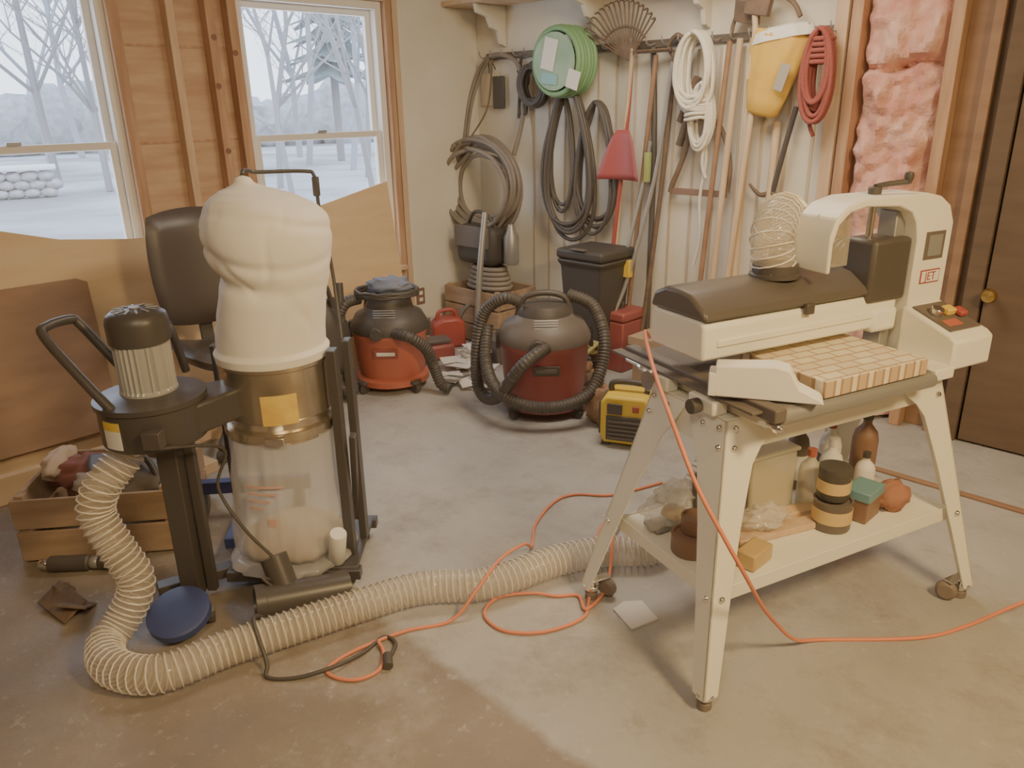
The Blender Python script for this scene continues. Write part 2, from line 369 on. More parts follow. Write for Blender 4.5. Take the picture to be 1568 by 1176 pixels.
bx('bracket_left',.08,.13,.14,.24,.742,.783,WHITEP,S,.006);cyl('adjust_knob',.02,.03,(.06,.19,.762),BLACK,S,(0,pi/2,0))
bx('bracket_left_b',.09,.13,.34,.46,.742,.783,WHITEP,S,.006)
cyl('adjust_dial',.03,.02,(.075,.40,.765),CHROME,S,(0,pi/2,0))
prism('head_shell',[(.20,.872),(.20,.962),(.212,.975),(.41,.975),(.42,.96),(.42,.872)],.085,.80,'x',WHITEP,S,.008)
prism('head_skirt',[(.195,.905),(.195,.925),(.42,.925),(.42,.905)],.13,.70,'x',WHITEP,S,.003)
prism('head_end_rib',[(.19,.86),(.19,.93),(.425,.93),(.425,.86)],.70,.80,'x',WHITEP,S,.012)
prism('head_lid',[(.192,.976),(.205,1.0),(.26,1.035),(.30,1.042),(.36,1.042),(.41,1.02),(.425,.976)],.083,.745,'x',mat('lid_black',(.085,.072,.06),.33),S,.01)
bx('lid_latch',.42,.45,.182,.196,.955,.985,BLACK,S);cyl('drum',.045,.56,(.42,.31,.898),BELT,S,(0,pi/2,0))
lathe('dust_port',[(.070,0),(.070,.008),(.062,.012),(.062,.035),(.050,.035)],BLACK,S,(.42,.31,1.04),None,28)
outer=[(.475,1.06),(.475,1.16),(.49,1.205),(.53,1.235),(.60,1.25),(.84,1.25),(.90,1.238),(.945,1.21),(.97,1.16),(.97,.745)]
inner=[(.825,.745),(.825,1.12),(.81,1.17),(.785,1.20),(.73,1.22),(.60,1.228),(.54,1.217),(.503,1.187),(.488,1.14),(.488,1.06)]
prism('arch_column',outer+inner,.18,.31,'y',WHITEP,S,.005)
bx('arch_web',.489,.62,.24,.245,1.06,1.21,mat('smoked_panel',(.5,.45,.35),.3,alpha=.35),S,.001)
bx('column_box',.665,.82,.19,.30,.95,1.13,BLACK,S,.012);cyl('motor',.055,.16,(.745,.37,1.05),BLACKM,S,(pi/2,0,0));
for i in range(7): cyl(f'motor_fin_{i}',.062,.006,(.745,.31+i*.02,1.05),BLACKM,S,(pi/2,0,0))
bx('slide_post',.775,.815,.22,.28,.80,1.2,GREY,S);
cyl('crank_hub',.018,.02,(.70,.245,1.26),BLACK,S);sweep('crank_arm',[(.70,.245,1.27),(.74,.24,1.275),(.80,.22,1.28)],.008,BLACK,S)
lathe('crank_knob',[(.008,0),(.011,.01),(.013,.02),(.011,.03),(.001,.033)],BLACK,S,(.80,.22,1.275),None,14);cyl('lift_screw',.01,.12,(.70,.245,1.19),CHROME,S)
bx('label_dark',.857,.94,.1775,.18,1.06,1.14,DGREY,S,.001);bx('label_text',.87,.927,.176,.1775,1.07,1.13,mat('label_grey',(.2,.2,.19),.5),S,.001)
bx('label_frame',.857,.94,.1775,.18,.99,1.03,RED,S,.001);bx('label_field',.861,.936,.1765,.1775,.994,1.026,LBL,S,.001)
text('label_lettering','JET',.034,(.898,.176,1.01),(pi/2,0,0),RED,S)
prism('control_box',[(0,.785),(0,.868),(.02,.882),(.18,.935),(.18,.785)],.80,.965,'x',WHITEP,S,.008)
sl=math.atan2(.053,.16)
c=Vector((.882,.095,.911));box('control_panel',(.13,.135,.004),c,DGREY,S,(sl,0,0),.001)
def onp(a,b,h=.006): return (c.x+a,c.y+b*math.cos(sl)-h*math.sin(sl),c.z+b*math.sin(sl)+h*math.cos(sl))
box('switch_yellow',(.035,.03,.02),onp(.012,.01,.012),YEL,S,(sl,0,0),.004);box('switch_red',(.03,.035,.018),onp(.045,-.005,.012),RED,S,(sl,0,0),.006)
cyl('speed_knob',.018,.02,onp(-.03,.015,.012),CHROME,S,(sl,0,0));box('panel_text',(.06,.03,.002),onp(-.02,-.035,.003),ORED,S,(sl,0,0),.0005)
# cutting board
bm_=D.materials.new('end_grain_blocks');bm_.use_nodes=True;nt=bm_.node_tree;b=nt.nodes['Principled BSDF'];b.inputs['Roughness'].default_value=.55
tc=nt.nodes.new('ShaderNodeTexCoord');br=nt.nodes.new('ShaderNodeTexBrick');br.inputs['Scale'].default_value=1
br.inputs['Brick Width'].default_value=.068;br.inputs['Row Height'].default_value=.040;br.inputs['Mortar Size'].default_value=.0034;br.inputs['Mortar Smooth'].default_value=0
br.inputs['Color1'].default_value=(.82,.75,.54,1);br.inputs['Color2'].default_value=(.62,.47,.28,1);br.inputs['Bias'].default_value=-.45;br.inputs['Mortar'].default_value=(.48,.32,.18,1)
nt.links.new(tc.outputs['Object'],br.inputs[0]);nt.links.new(br.outputs[0],b.inputs['Base Color'])
bs=D.materials.new('board_side_strips');bs.use_nodes=True;nt=bs.node_tree;b=nt.nodes['Principled BSDF']
tc=nt.nodes.new('ShaderNodeTexCoord');wv=nt.nodes.new('ShaderNodeTexWave');wv.inputs['Scale'].default_value=6.5
mp=nt.nodes.new('ShaderNodeMapping');mp.inputs['Rotation'].default_value=(0,0,.6);nt.links.new(tc.outputs['Object'],mp.inputs[0]);nt.links.new(mp.outputs[0],wv.inputs[0])
cr=nt.nodes.new('ShaderNodeValToRGB');cr.color_ramp.interpolation='CONSTANT';cr.color_ramp.elements[0].color=(.55,.39,.22,1);cr.color_ramp.elements[1].position=.8;cr.color_ramp.elements[1].color=(.78,.68,.48,1)
e_=cr.color_ramp.elements.new(.4);e_.color=(.36,.22,.11,1)
nt.links.new(wv.outputs[0],cr.inputs[0]);nt.links.new(cr.outputs[0],b.inputs['Base Color'])
g=G('cutting_board',(.30,0,.801),FS);o=bx('block',0,.38,-.01,.33,0,.045,bs,g,.003);o.data.materials.append(bm_)
for p in o.data.polygons:
    if p.normal.z>.5:p.material_index=1
FOAM=mat('white_foam',(.86,.83,.76),.8)
g=G('foam_packing_block',(.285,-.02,.807),FS,.80);prism('wedge',[(.26,0),(.26,.078),(.12,.088),(.085,.08),(.06,.035),(.01,.012),(.0,0)],-.045,.02,'x',FOAM,g,.004)
bx('back_lip',-.045,.02,.255,.275,0,.06,FOAM,g)
# ------------------------------------------------------------------ things on sander shelf
def can(name,x,y,r,h,m,lab=None,z=.302,fr=FS,cap=None):
    g=G(name,(x,y,z),fr);lathe('body',[(r*.97,0),(r,.004),(r,h-.004),(r*1.03,h),(r*.9,h),(r*.88,h-.006),(.001,h-.006)],m,g)
    if lab:patch('label',r,0,2*pi,h*.3,h*.75,lab,g,n=24)
    if cap:lathe('cap',[(r*1.02,0),(r*1.02,h*.22),(r*.9,h*.24),(.001,h*.24)],cap,g,(0,0,h))
    return g
def bottle(name,x,y,r,h,m,cap,z=.302,fr=FS,lab=None):
    g=G(name,(x,y,z),fr);lathe('body',[(r*.9,0),(r,.01),(r,h*.62),(r*.85,h*.72),(r*.35,h*.82),(r*.33,h*.9)],m,g)
    lathe('cap',[(r*.4,0),(r*.4,h*.12),(.001,h*.12)],cap,g,(0,0,h*.88))
    if lab:patch('label',r,0,2*pi,h*.15,h*.5,lab,g,n=20)
    return g
AMB=mat('amber_varnish',(.50,.34,.12),.3);CLRP=mat('clear_jug',(.68,.64,.48),.3,alpha=.6)
can('paint_can',.56,.13,.055,.09,DGREY,TANLB);can('wax_tin',.565,.14,.046,.08,BLACK,TANLB,z=.394,cap=BLACK)
bottle('glue_bottle',.60,.26,.035,.19,CLRP,ORED,lab=None);bottle('spray_bottle',.70,.27,.035,.20,LBL,LBL,lab=TANLB)
bottle('spray_bottle',.76,.33,.035,.23,LBL,DRED,lab=DGREY);bottle('solvent_bottle',.86,.28,.04,.26,BROWN,BLACK);bottle('spray_bottle',.66,.37,.035,.24,DGREY,BLACK,lab=LBL)
bottle('glue_bottle',.80,.22,.03,.15,LBL,BLACK,lab=None)
g=G('plastic_tub',(.45,.33,.302),FS);prism('tub',[(-.09,-.07),(.09,-.07),(.09,.07),(-.09,.07)],0,.20,'z',CLRP,g,.01);bx('rim',-.095,.095,-.075,.075,.20,.212,CLRP,g);bx('contents',-.08,.08,-.06,.06,.005,.12,AMB,g,.01)
can('black_bucket',.26,.30,.07,.15,DGREY)
TEAL=mat('teal_box',(.14,.28,.32),.5)
g=G('small_carton',(.69,.13,.302),FS,.3);bx('carton',-.05,.05,-.035,.035,0,.07,BROWN,g);bx('lid',-.055,.055,-.04,.04,.07,.10,TEAL,g)
g=G('red_shop_rag',(.80,.12,.302),FS);blob('rag',.06,.05,.045,(0,0,.045),mat('rust_cloth',(.32,.14,.08),.9),g,.15,3)
can('brown_pot',.11,.22,.058,.055,BROWN);can('brown_pot',.13,.23,.042,.045,BROWN,z=.358)
g=G('beeswax_block',(.22,.09,.302),FS,.3);box('block',(.10,.06,.05),(0,0,.025),AMB,g,b=.006)
g=G('scrap_board',(.42,.17,.302),FS,-.1);box('board',(.36,.05,.02),(0,0,.01),WOODT,g);box('board_b',(.3,.05,.02),(.02,.07,.01),WOODL,g)
FILM=mat('packaging_film',(.75,.72,.66),.15,alpha=.35)
g=G('plastic_packaging',(.14,.36,.302),FS);blob('film',.09,.06,.055,(0,0,.055),FILM,g,.2,2.5,2,36,20);blob('film_b',.07,.05,.04,(.02,.0,.10),FILM,g,.2,3,6,36,20);box('card',(.12,.07,.012),(-.01,0,.012),GREY,g);box('card_b',(.08,.05,.03),(.02,0,.04),TANLB,g,(.2,.3,.4))
g=G('crumpled_packaging',(.36,.20,.324),FS);blob('film',.08,.05,.03,(0,0,.03),FILM,g,.2,3,5,36,20)
# ------------------------------------------------------------------ dust collector
DX,DY=-.75,2.33
g=DC=G('dust_collector',(DX,DY,0))
key=[(.775,.172,0),(.80,.176,0),(.815,.166,0),(.86,.166,.004),(.92,.165,.014),(.98,.164,.026),(1.02,.168,.032),(1.06,.178,.030),(1.105,.188,.026),(1.16,.192,.024),(1.20,.184,.022),(1.235,.160,.012),(1.262,.122,-.002),(1.28,.082,-.014),(1.292,.045,-.020),(1.302,.028,-.022),(1.316,.022,-.024),(1.322,.004,-.024)]
prof=[];offs={}
for i in range(len(key)-1):
    for k in range(8):
        t=k/8;z=key[i][0]*(1-t)+key[i+1][0]*t;r=key[i][1]*(1-t)+key[i+1][1]*t
        prof.append([r,z]);offs[round(z,6)]=key[i][2]*(1-t)+key[i+1][2]*t
prof.append([.003,1.322]);offs[1.322]=-.024
for _ in range(12):
    for i in range(22,len(prof)-1): prof[i][0]=(prof[i-1][0]+2*prof[i][0]+prof[i+1][0])/4
prof=[tuple(p) for p in prof]
def bagfn(v,a,r,z):
    A_=min(1,max(0,(z-.82)*6))*min(1,max(.0,(1.30-z)*9));ca,sa=math.cos(a),math.sin(a)
    n1=noise.noise(Vector((ca*1.1,sa*1.1,z*3.0+7)));n2=noise.noise(Vector((ca*1.7+z*2,sa*1.7,z*4+3)))
    k=1+A_*(.09*n1+.03*n2)
    k-=A_*.040*math.exp(-(n2/.09)**2)
    k-=.12*math.exp(-((z-1.035-.035*math.cos(a-2.2))/.028)**2)*(.5+.5*math.cos(a-3.4))
    k-=.045*math.exp(-((z-1.12+.05*math.cos(a+.9))/.018)**2)*(.5+.5*math.cos(a+1.9))
    k-=.04*math.exp(-((z-1.19-.04*math.cos(a+2.2))/.014)**2)*(.5+.5*math.cos(a+1.2))
    k=min(k,1.08)
    ox=offs.get(round(z,6),0)
    return Vector((v.x*k+ox,v.y*k,z+.012*n1*A_))
lathe('filter_bag',prof,CLOTH,g,None,None,120,bagfn,ang=1.5)
lathe('steel_drum',[(.160,.53),(.166,.53),(.166,.60),(.169,.605),(.166,.61),(.166,.76),(.171,.765),(.171,.785),(.16,.785)],GALV,g,seg=48)
lathe('clamp_ring',[(.168,.545),(.176,.545),(.176,.57),(.168,.57)],GALV,g,seg=48);box('clamp_latch',(.06,.02,.025),(.03,-.182,.556),CHROME,g)
patch('drum_label',.1675,-pi/2-.02,-pi/2+.62,.60,.695,YELLB,g)
def lowfn(v,a,r,z):
    q=noise.noise(Vector((math.cos(a)*3,math.sin(a)*3,z*4+9)))
    k=1+.10*noise.noise(Vector((math.cos(a)*2,math.sin(a)*2,z*5+3)))*(1 if z<.45 else .3)+.03*noise.noise(Vector((math.cos(a)*6,math.sin(a)*6,z*9)))-.04*max(0,1-abs(q)*6)*(1 if z<.5 else 0)
    return Vector((v.x*k-.03*max(0,.4-z),v.y*k,z))
lathe('collection_bag',[(.02,.085),(.12,.083),(.175,.10),(.195,.14),(.197,.17),(.195,.2),(.192,.24),(.188,.28),(.184,.32),(.18,.36),(.176,.40),(.172,.44),(.168,.50),(.168,.555)],POLY,g,None,None,96,lowfn,ang=1.5)
lathe('dust_fill',[(.02,.09),(.12,.09),(.160,.11),(.170,.13),(.15,.155),(.10,.17),(.001,.18)],DUSTM,g,None,None,40,lowfn,ang=1.5)
lathe('bag_foot',[(.02,.079),(.20,.079),(.215,.084),(.21,.10),(.18,.115),(.17,.10)],POLY,g,None,None,64,lowfn,ang=1.5)
FR=mat('faded_red_print',(.62,.38,.33),.7)
for i,zz in enumerate((.40,.375,.35,.325)): patch(f'bag_print_{i}',.188,-pi/2-.45,-pi/2+.2-.12*i,zz,zz+.007,FR,g)
patch('bag_print_logo',.192,-pi/2-.1,-pi/2+.03,.27,.295,FR,g)
bx('base_rail_front',-.20,.24,-.15,-.11,.04,.075,BLACKM,g);bx('base_rail_back',-.20,.24,.18,.22,.04,.075,BLACKM,g)
bx('base_plate',-.19,.23,-.13,.20,.068,.078,BLACKM,g)
box('base_arm',(.42,.05,.035),(-.22,-.10,.058),BLACKM,g,(0,0,.55))
bx('post_a',.178,.208,-.06,-.01,.07,.80,BLACKM,g);bx('post_b',.205,.23,.05,.10,.07,.80,BLACKM,g);bx('post_c',-.235,-.22,.09,.13,.07,.78,BLACKM,g)
box('post_brace',(.02,.03,.38),(.215,.02,.33),BLACKM,g,(.3,.1,0))
for i,(x,y) in enumerate([(.2,-.1),(.2,.18),(-.17,.18),(-.36,-.24),(-.2,-.3)]):
    cyl(f'caster_wheel_{i}',.022,.02,(x,y,.0222),BLACK,g,(0,pi/2,.3));cyl(f'caster_top_{i}',.012,.016,(x,y,.046),GREY,g)
sweep('bag_hanger',[(.20,.10,.72),(.17,.18,1.0),(.145,.19,1.20),(.14,.19,1.300),(.11,.18,1.318),(.0,.08,1.325),(-.02,.05,1.332),(-.025,.02,1.335),(-.024,.0,1.325)],.006,BLACKM,g,8,6)
box('hanger_clamp',(.02,.02,.06),(.142,.19,1.27),BLACKM,g)
bx0,by0=-.29,-.24
lathe('blower_housing',[(.05,.61),(.14,.61),(.145,.617),(.145,.72),(.152,.725),(.152,.74),(.10,.745),(.085,.752)],BLACKM,g,(bx0,by0,0),None,48)
prism('outlet_duct',[(bx0+.02,by0+.05),(bx0+.06,by0+.145),(-.10,-.02),(-.06,-.13),(bx0+.13,by0-.05)],.62,.715,'z',BLACKM,g,.01)
def fin(v,a,r,z):
    if .76<z<.895:
        k=1+.07*(1 if int(a/(2*pi)*96)%3==0 else 0);return Vector((v.x*k,v.y*k,z))
    return v
lathe('motor_body',[(.06,.745),(.078,.75),(.078,.758),(.071,.765),(.071,.893),(.06,.90)],mat('motor_grey',(.42,.41,.39),.45,.3),g,(bx0,by0,0),None,96,fin,ang=.3)
lathe('motor_cap',[(.072,.893),(.082,.90),(.083,.955),(.078,.975),(.06,.988),(.001,.992)],BLACKM,g,(bx0,by0,0),None,40)
for i in range(12):
    a=2*pi*i/12;box(f'cap_vent_{i}',(.03,.006,.003),(bx0+.045*math.cos(a),by0+.045*math.sin(a),.9905),GREY,g,(0,.1,a),.001)
cyl('cap_centre',.014,.004,(bx0,by0,.993),GREY,g)
patch('warning_sticker',.1455,-pi/2-.62,-pi/2-.22,.625,.705,LBL,g,(bx0,by0,0));patch('warning_sticker_top',.1458,-pi/2-.62,-pi/2-.22,.68,.705,YEL,g,(bx0,by0,0))
box('switch_box',(.05,.04,.05),(bx0+.06,by0-.15,.66),BLACK,g)
bx('column',bx0-.015,bx0+.045,by0-.01,by0+.06,.05,.61,BLACKM,g);bx('column_b',bx0+.05,bx0+.08,by0+.03,by0+.055,.05,.60,BLACKM,g)
sweep('handle',[(bx0-.06,by0+.09,.72),(-.42,-.14,.80),(-.50,-.15,.925),(-.515,-.17,.945),(-.54,-.24,.945),(-.535,-.275,.925),(-.42,-.33,.81),(bx0-.02,by0-.13,.70)],.0135,BLACKM,g,12,6)
lathe('inlet_disc',[(.03,0),(.085,.0),(.092,.006),(.092,.03),(.08,.036),(.03,.038)],BLUE,g,(-.27,-.35,.055),(.35,0,0),40)
cyl('disc_foot',.05,.05,(-.27,-.35,.026),BLACK,g)
cyl('inlet_elbow',.052,.05,(bx0-.07,by0-.03,.595),CHROME,g)
lathe('rolled_sheet',[(.025,-.07),(.028,-.065),(.028,.065),(.025,.07)],LBL,g,(.17,-.13,.155),(.35,.2,0),20)
sweep('power_cord',[(bx0+.06,by0-.17,.64),(-.12,-.21,.55),(-.15,-.215,.42),(-.08,-.23,.28),(.0,-.23,.17),(.03,-.25,.10),(-.02,-.31,.16),(.05,-.28,.06)],.005,BLACK,g,6,8)
g=G('black_duct_wye',(-.735,2.045,0));BW=mat('abs_black',(.055,.047,.04),.35)
def pipe(nm,a,b,r):
    a,b=Vector(a),Vector(b);d=b-a;L=d.length;q=d.to_track_quat('Z','Y').to_euler()
    lathe(nm,[(r-.008,.06),(r-.006,0),(r+.005,0),(r+.005,.03),(r,.032),(r,L),(r-.005,L)],BW,g,a,q,32)
pipe('main',(-.06,-.05,.085),(.20,.07,.06),.052);pipe('branch',(.03,.0,.06),(-.02,.05,.19),.042)
P=lambda L,M,z: tuple(FS@Vector((L,M,z)))
g=G('flexible_dust_duct',(0,0,0))
duct(g,[(-1.11,2.06,.60),(-1.13,2.03,.555),(-1.175,1.99,.50),(-1.205,1.98,.415),(-1.16,1.97,.297),(-1.125,1.97,.188),(-1.165,1.93,.09),(-1.19,1.86,.055),(-1.12,1.76,.054),(-.98,1.73,.054),(-.83,1.83,.054),(-.67,1.92,.054),(-.47,2.03,.054),(-.30,2.11,.054),(-.12,2.12,.054),(.0,2.17,.054),(.135,2.25,.054),(.30,2.30,.054),(.47,2.31,.056),P(.40,.68,.06),P(.57,.76,.12),P(.73,.76,.4),P(.77,.70,.7),P(.75,.60,.98),P(.66,.50,1.12),P(.56,.42,1.185),P(.47,.36,1.195),P(.405,.32,1.145),P(.42,.31,1.05)],lambda t:.052 if t<.7 else .052+min(1,(t-.7)/.1)*.006)
# ------------------------------------------------------------------ cords
g=G('orange_extension_cord',(0,0,0))
sweep('cord',[(.44,2.36,.80),(.40,2.22,.86),(.375,2.05,.875),(.365,1.86,.85),(.375,1.66,.79),(.415,1.57,.68),(.472,1.53,.573),(.54,1.55,.45),(.62,1.65,.30),(.70,1.75,.17),(.80,1.84,.04),(.90,1.88,.006),(1.18,1.88,.006),(1.35,1.93,.006),(1.59,2.04,.006),(2.2,2.3,.006)],.0055,ORANGE,g,8,10)
g=G('orange_extension_cord',(0,0,0))
sweep('cord',[(.62,2.9,.006),(.40,2.80,.006),(.25,2.81,.006),(.16,2.75,.006),(.08,2.58,.006),(.06,2.42,.01),(.03,2.30,.09),(-.05,2.17,.115),(-.12,2.06,.08),(-.2,2.0,.01),(-.33,1.96,.006),(-.42,1.91,.006),(-.50,1.85,.006),(-.54,1.79,.006),(-.50,1.755,.006),(-.44,1.75,.006),(-.39,1.79,.006),(-.39,1.86,.006),(-.41,1.9,.012)],.0055,ORANGE,g,8,8)
sweep('loop',[(.62,2.42,.006),(.52,2.40,.01),(.42,2.42,.06),(.31,2.38,.118),(.25,2.20,.04),(.23,2.08,.006),(.20,2.0,.006),(.08,1.94,.006),(-.04,1.95,.006),(-.10,2.03,.006),(-.06,2.11,.01),(.05,2.13,.012),(.13,2.12,.006),(.20,2.12,.006),(.22,2.04,.012),(.30,2.16,.02),(.34,2.33,.115),(.40,2.55,.01),(.6,2.62,.006)],.0055,ORANGE,g,8,8)
g=G('black_power_cord',(0,0,0))
sweep('cord',[(-.75,2.0,.02),(-.76,1.88,.118),(-.71,1.80,.03),(-.70,1.765,.006),(-.62,1.76,.006),(-.52,1.79,.016),(-.45,1.86,.006),(-.40,1.93,.006),(-.36,1.90,.006),(-.37,1.83,.006)],.006,BLACK,g,8,8)
cyl('plug',.014,.05,(-.37,1.815,.014),BLACK,g,(pi/2,0,.2))
g=G('paper_scrap',(.37,2.02,.001),WORLD,.4);prism('sheet',[(-.05,-.06),(.05,-.05),(.055,.05),(.0,.07),(-.05,.05)],0,.006,'z',PAPER,g,.001)
# ------------------------------------------------------------------ left floor items
def slat_crate(name,loc,rz,L,W,Hh,n=2,fr=WORLD):
    g=G(name,loc,fr,rz)
    bx('bottom',-L/2,L/2,-W/2,W/2,.005,.02,CRATE,g)
    for k in range(n):
        z0=.01+k*(Hh/n);z1=z0+Hh/n-.012
        bx(f'front_{k}',-L/2,L/2,-W/2-.012,-W/2,z0,z1,CRATE,g);bx(f'back_{k}',-L/2,L/2,W/2,W/2+.012,z0,z1,CRATE,g)
        bx(f'end_l_{k}',-L/2,-L/2+.015,-W/2,W/2,z0,z1,CRATE,g);bx(f'end_r_{k}',L/2-.015,L/2,-W/2,W/2,z0,z1,CRATE,g)
    for i,(x,y) in enumerate([(-1,-1),(1,-1),(-1,1),(1,1)]): box(f'corner_{i}',(.03,.03,Hh),(x*(L/2-.03),y*(W/2-.015),Hh/2+.01),CRATE,g)
    return g
g=slat_crate('wooden_crate',(-1.50,2.62,0),.12,.54,.40,.25)
blob('rag_bundle',.13,.10,.06,(-.10,.02,.24),mat('dark_red_cloth',(.20,.07,.05),.9),g,.2,3);blob('cloth_roll',.045,.12,.045,(-.19,.03,.28),mat('tan_fleece',(.5,.38,.27),.95),g,.15,3)
sweep('strap',[(-.05,.1,.2),(.05,.0,.33),(.15,-.05,.3),(.2,-.1,.2)],.012,BLACK,g);blob('tool_case',.14,.13,.10,(.12,.0,.18),DGREY,g,.15,2)
box('folded_case',(.16,.12,.05),(.02,-.04,.28),BLACK,g,(.2,.15,.3),.015)
blob('loose_cloth',.07,.06,.04,(-.02,-.12,.25),mat('grey_rag',(.3,.25,.2),.9),g,.2,3,4)
g=G('cordless_screwdriver',(-1.58,2.33,0),WORLD,.05)
for nm,x0,x1,r,m in[('body',-.04,.1,.028,BLACK),('chuck',-.07,-.04,.02,CHROME),('collar',.1,.13,.022,GREY),('tail',.13,.2,.026,BLACK)]:
    lathe(nm,[(r*.8,0),(r,.006),(r,x1-x0-.006),(r*.8,x1-x0)],m,g,(x0,0,.03),(0,pi/2,0),20)
g=G('scrap_metal_bracket',(-1.45,2.10,0),WORLD,-.6);box('plate_a',(.16,.09,.008),(0,0,.035),RUST,g,(.5,.1,0));box('plate_b',(.09,.12,.008),(.05,.02,.03),RUST,g,(-.5,.2,.7));blob('lump',.035,.03,.03,(-.05,.03,.03),RUST,g,.3)
g=G('floor_dolly',(-1.05,2.72,0),WORLD,.1);bx('bar',-.2,.25,-.02,.02,.10,.15,BLUE,g);bx('leg',-.02,.02,-.3,.02,.02,.06,BLUE,g)
for i,x in enumerate((-.17,.2)): cyl(f'wheel_{i}',.05,.03,(x,0,.051),BLACK,g,(0,pi/2,0));
for i,x in enumerate((-.17,.2)): bx(f'upright_{i}',x-.015,x+.015,-.012,.012,.05,.11,BLUE,g)
# office chair
g=G('office_chair',(-1.33,3.45,0),WORLD,.7)
def pad(nm,wd,dp,th,loc,rot,m):
    n=12;vs=[];fs=[]
    for s in(0,1):
        for j in range(n+1):
            for i in range(n+1):
                x=i/n*2-1;y=j/n*2-1
                X=x*math.sqrt(1-y*y*.22)*wd/2;Y=y*math.sqrt(1-x*x*.22)*dp/2
                e=(1-x**6)*(1-y**6);z=th/2*(e**.5)*(1 if s else -1);z-= -.06*(x*x)
                vs.append((X,Y,z))
    N=(n+1)**2
    for s in(0,1):
        for j in range(n):
            for i in range(n):
                k=s*N+j*(n+1)+i;q=(k,k+1,k+n+2,k+n+1);fs.append(q if s else q[::-1])
    return mk(nm,vs,fs,m,g,True,loc,rot,1.5)
LEA=mat('black_leather',(.055,.042,.034),.4)
pad('seat',.46,.44,.09,(0,-.02,.44),(0,0,0),LEA);pad('backrest',.46,.54,.09,(0,.20,.82),(pi/2-.12,0,0),LEA);box('back_bar',(.06,.02,.4),(0,.22,.55),BLACK,g,(-.1,0,0))
for s in(-1,1): sweep(f'arm_{s}',[(s*.22,.2,.45),(s*.27,.15,.62),(s*.27,-.05,.66),(s*.27,-.16,.64),(s*.23,-.14,.44)],.018,BLACK,g)
cyl('post',.03,.3,(0,0,.25),BLACK,g)
for i in range(5):
    a=2*pi*i/5+.3;sweep(f'star_{i}',[(0,0,.13),(.15*math.cos(a),.15*math.sin(a),.11),(.26*math.cos(a),.26*math.sin(a),.07)],.018,BLACK,g);cyl(f'wheel_{i}',.028,.04,(.26*math.cos(a),.26*math.sin(a),.029),BLACK,g,(pi/2,0,a))
# ------------------------------------------------------------------ shop vacs
def vac(name,loc,rz,m,r,hb,ht,extra,lid):
    g=G(name,loc,WORLD,rz)
    lathe('tank',[(r*.80,.05),(r*.86,.06),(r*.95,hb*.5),(r,hb-.03),(r*1.03,hb-.02),(r*1.03,hb)],m,g,seg=40)
    lathe('skirt',[(r*.9,.04),(r*1.0,.045),(r*1.0,.075),(r*.88,.09)],m,g,seg=40)
    lathe('lid',[(r*1.05,hb),(r*1.06,hb+.03),(r*.98,hb+.06),(r*.9,hb+.09),(r*.7,ht-.05),(r*.55,ht-.01),(r*.3,ht),(.001,ht)],lid,g,seg=40)
    lathe('motor_cover',[(r*.62,ht-.06),(r*.62,ht-.02),(r*.5,ht+.02),(.001,ht+.03)],BLACK,g,seg=32)
    sweep('carry_handle',[(-r*.6,0,ht-.04),(-r*.45,0,ht+.05),(0,0,ht+.075),(r*.45,0,ht+.05),(r*.6,0,ht-.04)],.016,BLACK,g)
    for i,a in enumerate((0,pi)): box(f'latch_{i}',(.02,.05,.09),(r*1.06*math.cos(a),r*1.06*math.sin(a),hb),BLACK,g)
    for i in range(4):
        a=pi/4+i*pi/2;cyl(f'caster_{i}',.03,.03,(r*1.0*math.cos(a),r*1.0*math.sin(a),.031),BLACK,g,(pi/2,0,a));cyl(f'caster_pad_{i}',.035,.02,(r*.98*math.cos(a),r*.98*math.sin(a),.065),BLACK,g)
    cyl('hose_port',.035,.06,(-r*.2,-r*1.0,hb+.02),BLACK,g,(pi/2,0,0));box('front_label',(.13,.006,.05),(0,-r*.985,hb*.72),extra,g,(.1,0,0));box('front_label_text',(.10,.004,.02),(0,-r*.985-.004,hb*.72),LBL if lid is BLACK else DGREY,g,(.1,0,0),.001)
    for i in range(5): box(f'vent_{i}',(.12,.004,.006),(0,-r*.80,hb+.085+i*.013),GREY,g,(-.6,0,0),.001)
    return g
cor=lambda d,t:.030+.0025*math.sin(d*380)
g=vac('shop_vacuum',(-.68,4.20,0),0,ORED,.205,.34,.50,DRED,BLACK)
sweep('hose',[(.06,-.20,.36),(.14,-.27,.36),(.22,-.22,.28),(.25,-.16,.16),(.29,-.18,.06),(.34,-.2,.04)],cor,BLACK,g,12,40)
blob('blue_bag',.12,.10,.05,(.02,-.02,.58),mat('blue_grey_cloth',(.17,.19,.26),.8),g,.2,3)
sweep('cable_coil',[(.17*math.cos(t*.7),.14*math.sin(t*.7)-.02,.55+.014*math.sin(t*1.9)) for t in range(40)],.010,BLACK,g,8,5)
sweep('hose_top',[(-.15,-.05,.52),(-.22,-.12,.50),(-.27,-.16,.36),(-.27,-.18,.15),(-.25,-.22,.06),(-.18,-.28,.04)],cor,BLACK,g,12,30)
sweep('wand',[(-.24,-.1,.62),(-.23,-.16,.35),(-.2,-.22,.05)],.022,BLACK,g)
g=vac('shop_vacuum',(.17,3.80,0),0,DRED,.225,.38,.54,BLACK,DGREY)
sweep('hose',[(.0,-.23,.40),(-.12,-.33,.34),(-.25,-.22,.14),(-.34,-.08,.14),(-.345,-.02,.35),(-.30,0,.52),(-.2,-.04,.60),(-.12,-.05,.58)],cor,BLACK,g,12,40)
sweep('hose_b',[(.12,.02,.60),(.24,-.02,.55),(.29,-.12,.42),(.27,-.2,.28),(.19,-.29,.17),(.04,-.335,.13),(-.12,-.32,.14),(-.25,-.24,.2),(-.30,-.1,.30),(-.29,0,.45)],cor,BLACK,g,12,40)
